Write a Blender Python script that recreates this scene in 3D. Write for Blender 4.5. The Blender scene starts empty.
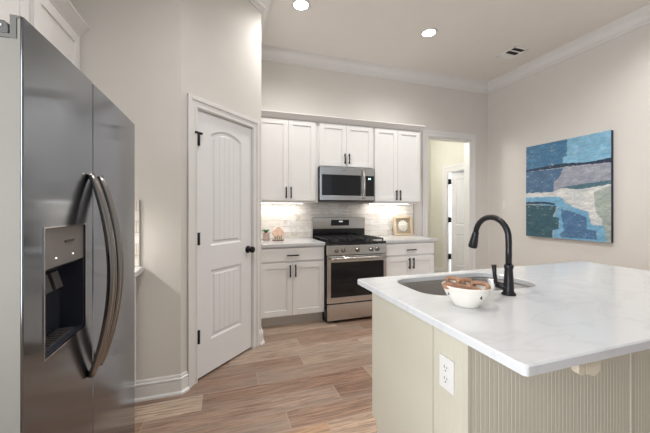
import bpy, bmesh, math, random
from mathutils import Matrix, Vector
random.seed(7)
PI = math.pi
scene = bpy.context.scene
C = scene.collection

# ------------------------------------------------------------------ camera
cam_data = bpy.data.cameras.new('camera')
cam_data.sensor_width = 36.0
cam_data.lens = 306.2 / 650 * 36.0
cam_data.shift_y = -(216.5 - 209.65) / 650
cam_data.clip_start = 0.02
cam = bpy.data.objects.new('camera', cam_data)
C.objects.link(cam)
cam.location = (0, 0, 1.286)
cam.rotation_euler = (PI / 2, 0, -math.radians(18.344))
scene.camera = cam

# ------------------------------------------------------------------ world, exposure
world = bpy.data.worlds.new('world')
scene.world = world
world.use_nodes = True
bg = world.node_tree.nodes['Background']
bg.inputs['Color'].default_value = (0.88, 0.94, 1.0, 1)
bg.inputs['Strength'].default_value = 0.35
scene.view_settings.view_transform = 'Standard'
scene.view_settings.look = 'None'
scene.view_settings.gamma = 1.0
scene.view_settings.use_curve_mapping = False
scene.view_settings.exposure = 0.95
try:
    scene.cycles.use_denoising = True
    scene.cycles.max_bounces = 10
    scene.cycles.diffuse_bounces = 6
except Exception:
    pass

def area_light(name, loc, rot, sx, sy, power, color, spread=PI):
    l = bpy.data.lights.new(name, 'AREA')
    l.shape = 'RECTANGLE'; l.size = sx; l.size_y = sy
    l.energy = power; l.color = color; l.spread = spread
    o = bpy.data.objects.new(name, l)
    C.objects.link(o); o.location = loc; o.rotation_euler = rot
    return o

XL_FILL = -1.285
# side fill lamp added in an unseen opening of the left wall
# daylight in the room beyond the hall door
area_light('far_room_daylight', (5.4, 3.7, 1.4), (0, math.radians(90), -.45), 1.6, 1.2, 45, (0.86, 0.94, 1.0))
area_light('added_side_fill', (XL_FILL, -.15, 1.45), (0, -PI / 2, 0), 1.66, 1.26, 38, (0.93, 0.965, 1.0), math.radians(160))

# ------------------------------------------------------------------ materials
def new_mat(name):
    m = bpy.data.materials.new(name); m.use_nodes = True
    nt = m.node_tree
    return m, nt, nt.nodes['Principled BSDF']

def ramp(nt, stops):
    r = nt.nodes.new('ShaderNodeValToRGB')
    e = r.color_ramp.elements
    while len(e) > 1: e.remove(e[-1])
    e[0].position = stops[0][0]; e[0].color = (*stops[0][1], 1)
    for p, c in stops[1:]:
        k = e.new(p); k.color = (*c, 1)
    return r

def coords(nt, scale=(1, 1, 1), kind='Object'):
    t = nt.nodes.new('ShaderNodeTexCoord')
    mp = nt.nodes.new('ShaderNodeMapping')
    mp.inputs['Scale'].default_value = scale
    nt.links.new(t.outputs[kind], mp.inputs['Vector'])
    return mp

def mat(name, col, rough=0.5, metal=0.0, var=0.03, nscale=6.0, bump=0.0, bscale=60.0, spec=0.5, stretch=(1, 1, 1)):
    """plain surface with a faint procedural mottling and an optional fine bump"""
    m, nt, b = new_mat(name)
    mp = coords(nt, stretch)
    n = nt.nodes.new('ShaderNodeTexNoise'); n.inputs['Scale'].default_value = nscale; n.inputs['Detail'].default_value = 4
    nt.links.new(mp.outputs[0], n.inputs['Vector'])
    lo = tuple(max(0, c * (1 - var)) for c in col); hi = tuple(min(1, c * (1 + var)) for c in col)
    r = ramp(nt, [(0.3, lo), (0.7, hi)])
    nt.links.new(n.outputs['Fac'], r.inputs[0]); nt.links.new(r.outputs[0], b.inputs['Base Color'])
    b.inputs['Roughness'].default_value = rough; b.inputs['Metallic'].default_value = metal
    b.inputs['Specular IOR Level'].default_value = spec
    if bump:
        n2 = nt.nodes.new('ShaderNodeTexNoise'); n2.inputs['Scale'].default_value = bscale
        nt.links.new(mp.outputs[0], n2.inputs['Vector'])
        bp = nt.nodes.new('ShaderNodeBump'); bp.inputs['Strength'].default_value = bump; bp.inputs['Distance'].default_value = 0.002
        nt.links.new(n2.outputs['Fac'], bp.inputs['Height']); nt.links.new(bp.outputs[0], b.inputs['Normal'])
    return m

def emit(name, col, strength):
    m, nt, b = new_mat(name)
    b.inputs['Base Color'].default_value = (*col, 1)
    b.inputs['Emission Color'].default_value = (*col, 1)
    b.inputs['Emission Strength'].default_value = strength
    return m

def floor_mat():
    m, nt, b = new_mat('wood_look_plank')
    N, L = nt.nodes.new, nt.links.new
    tc = N('ShaderNodeTexCoord'); sp = N('ShaderNodeSeparateXYZ'); L(tc.outputs['Object'], sp.inputs[0])
    def mth(op, a, bv=None, c=None):
        n = N('ShaderNodeMath'); n.operation = op
        for i, v in enumerate((a, bv, c)):
            if v is None: continue
            if isinstance(v, (int, float)): n.inputs[i].default_value = v
            else: L(v, n.inputs[i])
        return n.outputs[0]
    W, LEN = 0.176, 1.22
    yr = mth('DIVIDE', sp.outputs['Y'], W)
    row = mth('FLOOR', yr); fy = mth('FRACT', yr)
    wn = N('ShaderNodeTexWhiteNoise'); wn.noise_dimensions = '1D'; L(row, wn.inputs['W'])
    xr = mth('ADD', mth('DIVIDE', sp.outputs['X'], LEN), wn.outputs['Value'])
    colm = mth('FLOOR', xr); fx = mth('FRACT', xr)
    cell = N('ShaderNodeCombineXYZ'); L(row, cell.inputs[0]); L(colm, cell.inputs[1])
    wc = N('ShaderNodeTexWhiteNoise'); wc.noise_dimensions = '3D'; L(cell.outputs[0], wc.inputs['Vector'])
    base = ramp(nt, [(0.0, (0.20, 0.118, 0.080)), (0.2, (0.31, 0.20, 0.142)), (0.4, (0.245, 0.150, 0.105)), (0.6, (0.42, 0.325, 0.255)), (0.8, (0.43, 0.265, 0.158)), (1.0, (0.19, 0.122, 0.088))])
    L(wc.outputs['Value'], base.inputs[0])
    # grain, shifted per plank
    off = N('ShaderNodeVectorMath'); off.operation = 'SCALE'; L(wc.outputs['Color'], off.inputs[0]); off.inputs['Scale'].default_value = 9
    add = N('ShaderNodeVectorMath'); add.operation = 'ADD'; L(tc.outputs['Object'], add.inputs[0]); L(off.outputs[0], add.inputs[1])
    mp = N('ShaderNodeMapping'); mp.inputs['Scale'].default_value = (2.2, 34, 1); L(add.outputs[0], mp.inputs['Vector'])
    g = N('ShaderNodeTexNoise'); g.inputs['Scale'].default_value = 1.7; g.inputs['Detail'].default_value = 9; g.inputs['Roughness'].default_value = 0.72; g.inputs['Distortion'].default_value = 0.6
    L(mp.outputs[0], g.inputs['Vector'])
    gr = ramp(nt, [(0.34, (0.34, 0.31, 0.29)), (0.45, (0.80, 0.78, 0.77)), (0.52, (1.05, 1.05, 1.05)), (0.66, (1.6, 1.58, 1.55))])
    L(g.outputs['Fac'], gr.inputs[0])
    mul = N('ShaderNodeMix'); mul.data_type = 'RGBA'; mul.blend_type = 'MULTIPLY'; mul.inputs['Factor'].default_value = 0.9
    L(base.outputs[0], mul.inputs['A']); L(gr.outputs[0], mul.inputs['B'])
    # broad grey washes
    mp2 = N('ShaderNodeMapping'); mp2.inputs['Scale'].default_value = (0.9, 4, 1); L(add.outputs[0], mp2.inputs['Vector'])
    g2 = N('ShaderNodeTexNoise'); g2.inputs['Scale'].default_value = 1.3; g2.inputs['Detail'].default_value = 3; L(mp2.outputs[0], g2.inputs['Vector'])
    r2 = ramp(nt, [(0.42, (0, 0, 0)), (0.72, (0.6, 0.6, 0.6))]); L(g2.outputs['Fac'], r2.inputs[0])
    mx = N('ShaderNodeMix'); mx.data_type = 'RGBA'; L(r2.outputs[0], mx.inputs['Factor']); L(mul.outputs['Result'], mx.inputs['A']); mx.inputs['B'].default_value = (0.29, 0.24, 0.20, 1)
    # grout
    ey = mth('MINIMUM', fy, mth('SUBTRACT', 1.0, fy)); ex = mth('MINIMUM', fx, mth('SUBTRACT', 1.0, fx))
    gy = mth('LESS_THAN', ey, 0.0013 / W); gx = mth('LESS_THAN', ex, 0.0015 / LEN)
    gg = mth('MAXIMUM', gy, gx)
    m3 = N('ShaderNodeMix'); m3.data_type = 'RGBA'; L(gg, m3.inputs['Factor']); L(mx.outputs['Result'], m3.inputs['A']); m3.inputs['B'].default_value = (0.40, 0.34, 0.29, 1)
    L(m3.outputs['Result'], b.inputs['Base Color'])
    b.inputs['Roughness'].default_value = 0.38
    bp = N('ShaderNodeBump'); bp.inputs['Strength'].default_value = 0.25; bp.inputs['Distance'].default_value = 0.002
    hh = mth('SUBTRACT', mth('MULTIPLY', g.outputs['Fac'], 0.35), gg); L(hh, bp.inputs['Height']); L(bp.outputs[0], b.inputs['Normal'])
    return m

def tile_mat():
    m, nt, b = new_mat('backsplash_tile')
    N, L = nt.nodes.new, nt.links.new
    tc = N('ShaderNodeTexCoord'); sp = N('ShaderNodeSeparateXYZ'); L(tc.outputs['Object'], sp.inputs[0])
    cb = N('ShaderNodeCombineXYZ')
    ad = N('ShaderNodeMath'); ad.operation = 'ADD'; L(sp.outputs['X'], ad.inputs[0]); L(sp.outputs['Y'], ad.inputs[1])
    L(ad.outputs[0], cb.inputs[0]); L(sp.outputs['Z'], cb.inputs[1])
    br = N('ShaderNodeTexBrick'); L(cb.outputs[0], br.inputs['Vector'])
    br.inputs['Scale'].default_value = 1.0; br.inputs['Brick Width'].default_value = 0.305; br.inputs['Row Height'].default_value = 0.0765
    br.inputs['Mortar Size'].default_value = 0.0016; br.inputs['Mortar Smooth'].default_value = 0.1; br.inputs['Bias'].default_value = 0.1
    br.inputs['Color1'].default_value = (0.74, 0.70, 0.645, 1); br.inputs['Color2'].default_value = (0.86, 0.84, 0.81, 1); br.inputs['Mortar'].default_value = (0.46, 0.425, 0.38, 1)
    mp = N('ShaderNodeMapping'); mp.inputs['Scale'].default_value = (3, 3, 7); L(tc.outputs['Object'], mp.inputs['Vector'])
    n = N('ShaderNodeTexNoise'); n.inputs['Scale'].default_value = 2.2; n.inputs['Detail'].default_value = 6; n.inputs['Distortion'].default_value = 1.0; L(mp.outputs[0], n.inputs['Vector'])
    r = ramp(nt, [(0.33, (0.80, 0.77, 0.74)), (0.5, (1, 1, 1)), (0.7, (1.08, 1.08, 1.08))]); L(n.outputs['Fac'], r.inputs[0])
    mx = N('ShaderNodeMix'); mx.data_type = 'RGBA'; mx.blend_type = 'MULTIPLY'; mx.inputs['Factor'].default_value = 0.85
    L(br.outputs['Color'], mx.inputs['A']); L(r.outputs[0], mx.inputs['B']); L(mx.outputs['Result'], b.inputs['Base Color'])
    b.inputs['Roughness'].default_value = 0.22
    bp = N('ShaderNodeBump'); bp.inputs['Strength'].default_value = 0.5; bp.inputs['Distance'].default_value = 0.002; bp.invert = True
    L(br.outputs['Fac'], bp.inputs['Height']); L(bp.outputs[0], b.inputs['Normal'])
    return m

def quartz_mat():
    m, nt, b = new_mat('white_quartz')
    N, L = nt.nodes.new, nt.links.new
    mp = coords(nt, (1, 1.7, 1))
    n = N('ShaderNodeTexNoise'); n.inputs['Scale'].default_value = 2.0; n.inputs['Detail'].default_value = 6; n.inputs['Distortion'].default_value = 1.2
    L(mp.outputs[0], n.inputs['Vector'])
    r = ramp(nt, [(0.0, (0.585, 0.592, 0.60)), (0.47, (0.585, 0.592, 0.60)), (0.5, (0.55, 0.557, 0.565)), (0.53, (0.585, 0.592, 0.60)), (1.0, (0.605, 0.612, 0.62))])
    L(n.outputs['Fac'], r.inputs[0]); L(r.outputs[0], b.inputs['Base Color'])
    b.inputs['Roughness'].default_value = 0.16
    return m

def steel_mat(name, col, rough, axis, fine=260.0):
    """brushed metal: roughness and bump streaks running along one axis"""
    m, nt, b = new_mat(name)
    sc = [fine] * 3; sc[axis] = 3.0
    mp = coords(nt, sc)
    n = nt.nodes.new('ShaderNodeTexNoise'); n.inputs['Scale'].default_value = 1.0; n.inputs['Detail'].default_value = 3
    nt.links.new(mp.outputs[0], n.inputs['Vector'])
    r = ramp(nt, [(0.3, tuple(c * 0.985 for c in col)), (0.7, tuple(c * 1.015 for c in col))])
    nt.links.new(n.outputs['Fac'], r.inputs[0]); nt.links.new(r.outputs[0], b.inputs['Base Color'])
    b.inputs['Metallic'].default_value = 1.0
    mr = nt.nodes.new('ShaderNodeMapRange'); mr.inputs['To Min'].default_value = rough * 0.95; mr.inputs['To Max'].default_value = rough * 1.05
    nt.links.new(n.outputs['Fac'], mr.inputs['Value']); nt.links.new(mr.outputs[0], b.inputs['Roughness'])
    return m

def wood_mat(name, c1, c2, scale=(3, 40, 40), rough=0.55):
    m, nt, b = new_mat(name)
    mp = coords(nt, scale)
    n = nt.nodes.new('ShaderNodeTexNoise'); n.inputs['Scale'].default_value = 1.0; n.inputs['Detail'].default_value = 6; n.inputs['Distortion'].default_value = 0.8
    nt.links.new(mp.outputs[0], n.inputs['Vector'])
    r = ramp(nt, [(0.35, c1), (0.65, c2)])
    nt.links.new(n.outputs['Fac'], r.inputs[0]); nt.links.new(r.outputs[0], b.inputs['Base Color'])
    b.inputs['Roughness'].default_value = rough
    bp = nt.nodes.new('ShaderNodeBump'); bp.inputs['Strength'].default_value = 0.4; bp.inputs['Distance'].default_value = 0.002
    nt.links.new(n.outputs['Fac'], bp.inputs['Height']); nt.links.new(bp.outputs[0], b.inputs['Normal'])
    return m

def paint_mat():
    m, nt, b = new_mat('oil_paint')
    N, L = nt.nodes.new, nt.links.new
    at = N('ShaderNodeAttribute'); at.attribute_name = 'paint'
    mp = coords(nt, (1, 1, 2.2))
    n = N('ShaderNodeTexNoise'); n.inputs['Scale'].default_value = 9; n.inputs['Detail'].default_value = 10; n.inputs['Roughness'].default_value = 0.75; n.inputs['Distortion'].default_value = 0.3; L(mp.outputs[0], n.inputs['Vector'])
    r = ramp(nt, [(0.3, (0.50, 0.58, 0.68)), (0.5, (1, 1, 1)), (0.68, (1.75, 1.6, 1.5))]); L(n.outputs['Fac'], r.inputs[0])
    mx = N('ShaderNodeMix'); mx.data_type = 'RGBA'; mx.blend_type = 'MULTIPLY'; mx.inputs['Factor'].default_value = 0.7
    L(at.outputs['Color'], mx.inputs['A']); L(r.outputs[0], mx.inputs['B'])
    v = N('ShaderNodeTexNoise'); v.inputs['Scale'].default_value = 16; v.inputs['Detail'].default_value = 8; v.inputs['Roughness'].default_value = 0.7; L(mp.outputs[0], v.inputs['Vector'])
    rv = ramp(nt, [(0.58, (0, 0, 0)), (0.66, (0.55, 0.55, 0.55))]); L(v.outputs['Fac'], rv.inputs[0])
    m2 = N('ShaderNodeMix'); m2.data_type = 'RGBA'; L(rv.outputs[0], m2.inputs['Factor']); L(mx.outputs['Result'], m2.inputs['A']); m2.inputs['B'].default_value = (0.50, 0.53, 0.53, 1)
    L(m2.outputs['Result'], b.inputs['Base Color']); b.inputs['Roughness'].default_value = 0.55
    bp = N('ShaderNodeBump'); bp.inputs['Strength'].default_value = 0.2; bp.inputs['Distance'].default_value = 0.003
    L(n.outputs['Fac'], bp.inputs['Height']); L(bp.outputs[0], b.inputs['Normal'])
    return m

M = {}
M['wall'] = mat('wall_paint', (0.685, 0.66, 0.625), 0.75, var=0.01, bump=0.06, bscale=220)
M['hall_wall'] = mat('hall_paint', (0.70, 0.69, 0.61), 0.75, var=0.01)
M['ceiling'] = mat('ceiling_paint', (0.79, 0.765, 0.73), 0.85, var=0.01, bump=0.06, bscale=180)
M['trim'] = mat('trim_paint', (0.76, 0.755, 0.745), 0.35, var=0.01)
M['door'] = mat('door_paint', (0.80, 0.805, 0.815), 0.38, var=0.01)
M['cab'] = mat('cabinet_paint', (0.81, 0.805, 0.795), 0.38, var=0.01)
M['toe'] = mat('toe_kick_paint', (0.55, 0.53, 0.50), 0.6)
M['island'] = mat('island_paint', (0.575, 0.545, 0.45), 0.45, var=0.012)
M['floor'] = floor_mat()
M['tile'] = tile_mat()
M['quartz'] = quartz_mat()
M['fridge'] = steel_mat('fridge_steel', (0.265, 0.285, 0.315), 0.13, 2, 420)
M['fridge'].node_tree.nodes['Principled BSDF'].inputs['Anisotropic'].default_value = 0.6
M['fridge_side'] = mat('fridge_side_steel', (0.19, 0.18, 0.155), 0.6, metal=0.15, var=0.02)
M['steel'] = steel_mat('appliance_steel', (0.63, 0.63, 0.635), 0.2, 0)
M['steel_polish'] = mat('polished_steel', (0.66, 0.64, 0.62), 0.16, metal=1.0, var=0.01)
M['handle_steel'] = mat('fridge_handle_steel', (0.27, 0.25, 0.235), 0.25, metal=1.0, var=0.02)
M['sink'] = steel_mat('sink_steel', (0.52, 0.50, 0.48), 0.32, 1, 160)
M['black'] = mat('matte_black_metal', (0.011, 0.011, 0.012), 0.6, metal=0.0, var=0.1, spec=0.25)
M['bronze'] = mat('dark_faucet_finish', (0.022, 0.021, 0.024), 0.33, metal=0.5, var=0.1)
M['iron'] = mat('cast_iron', (0.02, 0.02, 0.022), 0.6, var=0.2, bump=0.1)
M['enamel'] = mat('black_enamel', (0.012, 0.012, 0.014), 0.12, var=0.05)
M['glass_black'] = mat('oven_black_glass', (0.008, 0.009, 0.012), 0.06, var=0.1)
M['plastic_dark'] = mat('dark_plastic', (0.06, 0.056, 0.054), 0.45)
M['hinge_grey'] = mat('hinge_grey_plastic', (0.095, 0.09, 0.08), 0.5)
M['panel_grey'] = mat('dispenser_grey_plastic', (0.19, 0.175, 0.165), 0.4)
M['recess'] = mat('dispenser_cavity_plastic', (0.03, 0.034, 0.048), 0.22)
M['white_plastic'] = mat('white_plastic', (0.74, 0.73, 0.71), 0.35, var=0.01)
M['slot'] = mat('outlet_slot_dark', (0.05, 0.045, 0.04), 0.6)
M['ceramic'] = mat('white_glazed_ceramic', (0.70, 0.675, 0.62), 0.2, var=0.02)
M['chain'] = wood_mat('brown_link_wood', (0.16, 0.075, 0.038), (0.35, 0.185, 0.105), (14, 40, 40))
M['frame_wood'] = wood_mat('pale_frame_wood', (0.70, 0.55, 0.36), (0.80, 0.66, 0.47), (20, 20, 60))
M['linen'] = mat('linen_backing', (0.46, 0.39, 0.30), 0.9, var=0.15, nscale=60)
M['flower'] = mat('cream_petal', (0.86, 0.84, 0.78), 0.8, var=0.05)
M['pink'] = mat('pink_glaze', (0.86, 0.60, 0.46), 0.5, var=0.14, nscale=40)
M['cream'] = mat('cream_glaze', (0.78, 0.69, 0.54), 0.5, var=0.15, nscale=50)
M['brown'] = mat('brown_wood_base', (0.22, 0.14, 0.08), 0.6)
M['jar'] = mat('rosy_jar', (0.56, 0.42, 0.37), 0.3, var=0.2, nscale=45)
M['green'] = mat('green_leaf', (0.13, 0.25, 0.15), 0.5, var=0.25, nscale=50)
M['shim'] = wood_mat('pale_block_wood', (0.60, 0.53, 0.41), (0.70, 0.63, 0.50))
M['dark_blue'] = mat('canvas_edge_navy', (0.012, 0.02, 0.045), 0.6)
M['vent_white'] = mat('vent_white_enamel', (0.86, 0.86, 0.85), 0.4, var=0.01)
M['vent_dark'] = mat('vent_dark', (0.02, 0.02, 0.02), 0.8)
M['grey_trim'] = mat('metal_edge_trim', (0.35, 0.33, 0.31), 0.4, metal=0.6)
M['paint'] = paint_mat()
M['lamp'] = emit('lamp_diffuser', (1.0, 0.95, 0.88), 18)
M['strip'] = emit('led_strip', (1.0, 0.95, 0.87), 6)
M['led'] = emit('display_teal', (0.45, 0.85, 1.0), 1.6)
M['white_dot'] = emit('indicator_white', (1, 1, 1), 0.5)

# ------------------------------------------------------------------ mesh helpers
ORG = {}
class MB:
    def __init__(self, mtx=None):
        self.bm = bmesh.new(); self.M = mtx or Matrix.Identity(4)
    def V(self, p): return self.bm.verts.new(self.M @ Vector(p))
    def F(self, vs, smooth=False):
        try:
            f = self.bm.faces.new(vs); f.smooth = smooth; return f
        except ValueError: return None
    def box(self, x0, x1, y0, y1, z0, z1):
        v = [self.V((x, y, z)) for x in (x0, x1) for y in (y0, y1) for z in (z0, z1)]
        for q in ((0, 1, 3, 2), (4, 6, 7, 5), (0, 4, 5, 1), (2, 3, 7, 6), (0, 2, 6, 4), (1, 5, 7, 3)): self.F([v[i] for i in q])
        return self
    def prism(self, poly, a, b, axis='z', smooth=False):
        """poly in the two other axes (x,y)|(x,z)|(y,z), extruded from a to b along axis"""
        def P(p, t): return {'z': (p[0], p[1], t), 'y': (p[0], t, p[1]), 'x': (t, p[0], p[1])}[axis]
        A = [self.V(P(p, a)) for p in poly]; B = [self.V(P(p, b)) for p in poly]; n = len(poly)
        self.F(A); self.F(B)
        for i in range(n): self.F([A[i], A[(i + 1) % n], B[(i + 1) % n], B[i]], smooth)
        return self
    def loft(self, rings, cap=True, smooth=True, closed=True):
        R = [[self.V(p) for p in r] for r in rings]
        for a, b in zip(R, R[1:]):
            n = len(a)
            for i in range(n if closed else n - 1): self.F([a[i], a[(i + 1) % n], b[(i + 1) % n], b[i]], smooth)
        if cap: self.F(R[0]); self.F(R[-1])
        return self
    def lathe(self, prof, c=(0, 0), n=24, z0=0.0):
        rings = [[(c[0] + r * math.cos(2 * PI * i / n), c[1] + r * math.sin(2 * PI * i / n), z0 + z) for i in range(n)] for r, z in prof]
        return self.loft(rings)
    def cyl(self, p0, p1, r0, r1=None, n=16):
        return self.tube([p0, p1], [r0, r0 if r1 is None else r1], n)
    def tube(self, pts, r, n=12, closed=False, flat=1.0):
        pts = [Vector(p) for p in pts]; k = len(pts)
        rr = r if isinstance(r, (list, tuple)) else [r] * k
        rings = []; ref = None
        for i, p in enumerate(pts):
            a = pts[(i - 1) % k] if (closed or i > 0) else pts[i]
            b = pts[(i + 1) % k] if (closed or i < k - 1) else pts[i]
            t = (b - a).normalized()
            if ref is None:
                ref = Vector((0, 0, 1)) if abs(t.z) < 0.9 else Vector((1, 0, 0))
                u = t.cross(ref).normalized()
            else:
                u = (u - t * u.dot(t)).normalized()
            w = t.cross(u).normalized()
            rings.append([tuple(p + (u * math.cos(2 * PI * j / n) + w * math.sin(2 * PI * j / n) * flat) * rr[i]) for j in range(n)])
        if closed:
            R = [[self.V(q) for q in g] for g in rings]
            for i in range(k):
                a, b = R[i], R[(i + 1) % k]
                for j in range(n): self.F([a[j], a[(j + 1) % n], b[(j + 1) % n], b[j]], True)
            return self
        return self.loft(rings)
    def build(self, name, m, parent=None, bevel=0.0, seg=2, loc=None, subsurf=0):
        bmesh.ops.recalc_face_normals(self.bm, faces=self.bm.faces[:])
        me = bpy.data.meshes.new(name)
        if parent is not None: org = Vector(ORG[parent.name])
        else: org = Vector(loc) if loc is not None else Vector((0, 0, 0))
        self.bm.transform(Matrix.Translation(-org))
        self.bm.to_mesh(me); self.bm.free()
        me.materials.append(m)
        o = bpy.data.objects.new(name, me); C.objects.link(o)
        if parent is not None: o.parent = parent
        else: o.location = org
        ORG[o.name] = tuple(org)
        if bevel:
            md = o.modifiers.new('bevel', 'BEVEL'); md.width = bevel; md.segments = seg; md.limit_method = 'ANGLE'; md.angle_limit = math.radians(50)
        if subsurf:
            md = o.modifiers.new('sub', 'SUBSURF'); md.levels = subsurf; md.render_levels = subsurf
        return o

def tag(o, label=None, cat=None, group=None, kind=None):
    for k, v in (('label', label), ('category', cat), ('group', group), ('kind', kind)):
        if v: o[k] = v
    return o
def thing(name, loc, label, cat, group=None, kind=None):
    o = bpy.data.objects.new(name, None); C.objects.link(o); o.location = loc; o.empty_display_size = 0.1
    ORG[o.name] = tuple(loc)
    return tag(o, label, cat, group, kind)
def struct(o, label=None): return tag(o, label, None, None, 'structure')
def copy_thing(root, delta):
    """a copy of a thing with copies of its parts and sub-parts, moved by delta"""
    r = root.copy(); C.objects.link(r); r.location = Vector(root.location) + Vector(delta)
    for ch in list(root.children):
        c = ch.copy(); C.objects.link(c); c.parent = r
        for g in list(ch.children):
            d = g.copy(); C.objects.link(d); d.parent = c
    return r

def sweep(mb, path, prof, z):
    """sweep a profile (offset to the right of travel, height) along a mitred ground polyline"""
    P = [Vector(p) for p in path]; n = len(P); rings = []
    for i, p in enumerate(P):
        d0 = (P[i] - P[i - 1]).normalized() if i > 0 else (P[1] - P[0]).normalized()
        d1 = (P[i + 1] - P[i]).normalized() if i < n - 1 else d0
        n0 = Vector((d0.y, -d0.x)); n1 = Vector((d1.y, -d1.x))
        bis = (n0 + n1).normalized(); k = 1.0 / max(0.2, bis.dot(n0))
        rings.append([(p.x + bis.x * k * a, p.y + bis.y * k * a, z + h) for a, h in prof])
    mb.loft(rings, smooth=False)
    return mb

def rot_z(loc, ang): return Matrix.Translation(Vector(loc)) @ Matrix.Rotation(ang, 4, 'Z')

# ------------------------------------------------------------------ dimensions
YB, XR, XL, H = 3.938, 4.119, -1.20, 3.324
YN = -4.5                       # where the room stops behind the camera
YA = 2.365                      # alcove end wall
PC0 = (-0.285, 2.365); PC1 = (0.346, 2.996)   # pantry diagonal wall
DW0, DW1, DWH = 2.948, 3.768, 2.40            # doorway in the back wall
HY1, HX1, HH = 5.30, 4.05, 2.73               # hallway behind it
WT = 0.12

# ------------------------------------------------------------------ structure
struct(MB().box(XL - .1, 6.2, YN, 7.0, -0.06, 0).build('floor', M['floor']))
struct(MB().box(XL - .1, XR + .1, YN, YB + WT, H, H + .08).build('ceiling', M['ceiling']))
WY0, WY1, WZ0, WZ1 = -.80, .50, .60, 2.30       # unseen window opening added to the left wall for the fill lamp
w = MB(); w.box(XL - .1, XL, YN, WY0, 0, H).box(XL - .1, XL, WY1, YA + .1, 0, H).box(XL - .1, XL, WY0, WY1, 0, WZ0).box(XL - .1, XL, WY0, WY1, WZ1, H)
struct(w.build('wall_left', M['wall']))
w = MB()
for a, b_, c_, d_ in ((WY0 - .07, WY0 + .03, WZ0 - .07, WZ1 + .07), (WY1 - .03, WY1 + .07, WZ0 - .07, WZ1 + .07), (WY0, WY1, WZ0 - .07, WZ0 + .03), (WY0, WY1, WZ1 - .03, WZ1 + .07)): w.box(XL - .06, XL + .018, a, b_, c_, d_)
w.box(XL - .06, XL - .03, WY0, WY1, 1.435, 1.465)
struct(w.build('added_window_1', M['trim'], bevel=.003))  # frame of the added window, built round the side fill lamp
struct(MB().box(XR, XR + .1, YN, YB, 0, H).build('wall_right', M['wall']))
struct(MB().box(XL - .1, PC0[0], YA, YA + .1, 0, H).build('wall_alcove', M['wall']))
w = MB(); s2 = 0.0707
DT0, DT1, DTOP = -0.266, 0.357, 2.04           # pantry door opening along the diagonal (t = x*sqrt2, wall plane y = x + 2.65)
R45 = rot_z((0, 2.65, 0), PI / 4)
w = MB(R45)
TA, TB = PC0[0] * 2 ** .5, PC1[0] * 2 ** .5
w.box(TA, DT0, 0, .1, 0, H); w.box(DT1, TB, 0, .1, 0, H); w.box(DT0, DT1, 0, .1, DTOP, H)
struct(w.build('wall_pantry', M['wall']))
struct(MB().box(PC1[0] - .1, PC1[0], PC1[1], YB, 0, H).build('wall_pantry_side', M['wall']))
w = MB()
w.box(PC1[0] - .1, DW0, YB, YB + WT, 0, H); w.box(DW1, XR + .1, YB, YB + WT, 0, H); w.box(DW0, DW1, YB, YB + WT, DWH, H)
struct(w.build('wall_back', M['wall']))
# the closed pantry behind the diagonal door
struct(MB().box(XL - .1, XL, YA + .1, YB + WT, 0, H).build('wall_pantry_left', M['wall']))
struct(MB().box(XL, PC1[0] - .1, YB, YB + WT, 0, H).build('wall_pantry_back', M['wall']))
# hallway beyond the doorway
IY0, IY1, IH = 4.25, 4.80, 2.00                # inner door opening in the hall's right wall
struct(MB().box(1.6, HX1 + .1, HY1, HY1 + .1, 0, HH).build('wall_hall_end', M['hall_wall']))
w = MB(); w.box(HX1, HX1 + .1, YB + WT, IY0, 0, HH).box(HX1, HX1 + .1, IY1, HY1, 0, HH).box(HX1, HX1 + .1, IY0, IY1, IH, HH)
struct(w.build('wall_hall_right', M['hall_wall']))
struct(MB().box(1.5, 1.6, YB + WT, HY1 + .1, 0, HH).build('wall_hall_left', M['hall_wall']))
struct(MB().box(1.5, HX1 + .1, YB + WT, HY1 + .1, HH, HH + .06).build('ceiling_hall', M['trim']))

# crown moulding round the kitchen
CR = [(0, -.139), (.012, -.139), (.012, -.120), (.024, -.116), (.024, -.104), (.034, -.102), (.044, -.078), (.062, -.056), (.080, -.042), (.084, -.034), (.094, -.032), (.094, -.022), (.104, -.020), (.104, -.008), (.114, -.006), (.114, 0), (0, 0)]
struct(sweep(MB(), [(XL, YN), (XL, YA), PC0, PC1, (PC1[0], YB), (XR, YB), (XR, YN)], CR, H).build('trim_1', M['trim']))
# baseboards
BB = [(0, 0), (.032, 0), (.031, .010), (.026, .017), (.018, .020), (.018, .088), (.009, .091), (.009, .096), (.018, .099), (.018, .106), (.010, .112), (.010, .122), (.006, .130), (0, .131)]
cut = (-0.353 * .7071, -0.353 * .7071 + 2.65)
struct(sweep(MB(), [(-.60, YA), PC0, cut], BB, 0).build('baseboard_left', M['trim']))
cut2 = (0.443 * .7071, 0.443 * .7071 + 2.65)
struct(sweep(MB(), [cut2, PC1, (PC1[0], 3.30)], BB, 0).build('baseboard_pantry', M['trim']))
struct(sweep(MB(), [(DW1 + .092, YB), (XR, YB), (XR, YN)], BB, 0).build('baseboard_right', M['trim']))
struct(sweep(MB(), [(1.6, HY1), (HX1, HY1), (HX1, IY1 + .115)], BB, 0).build('baseboard_hall', M['trim']))

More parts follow.
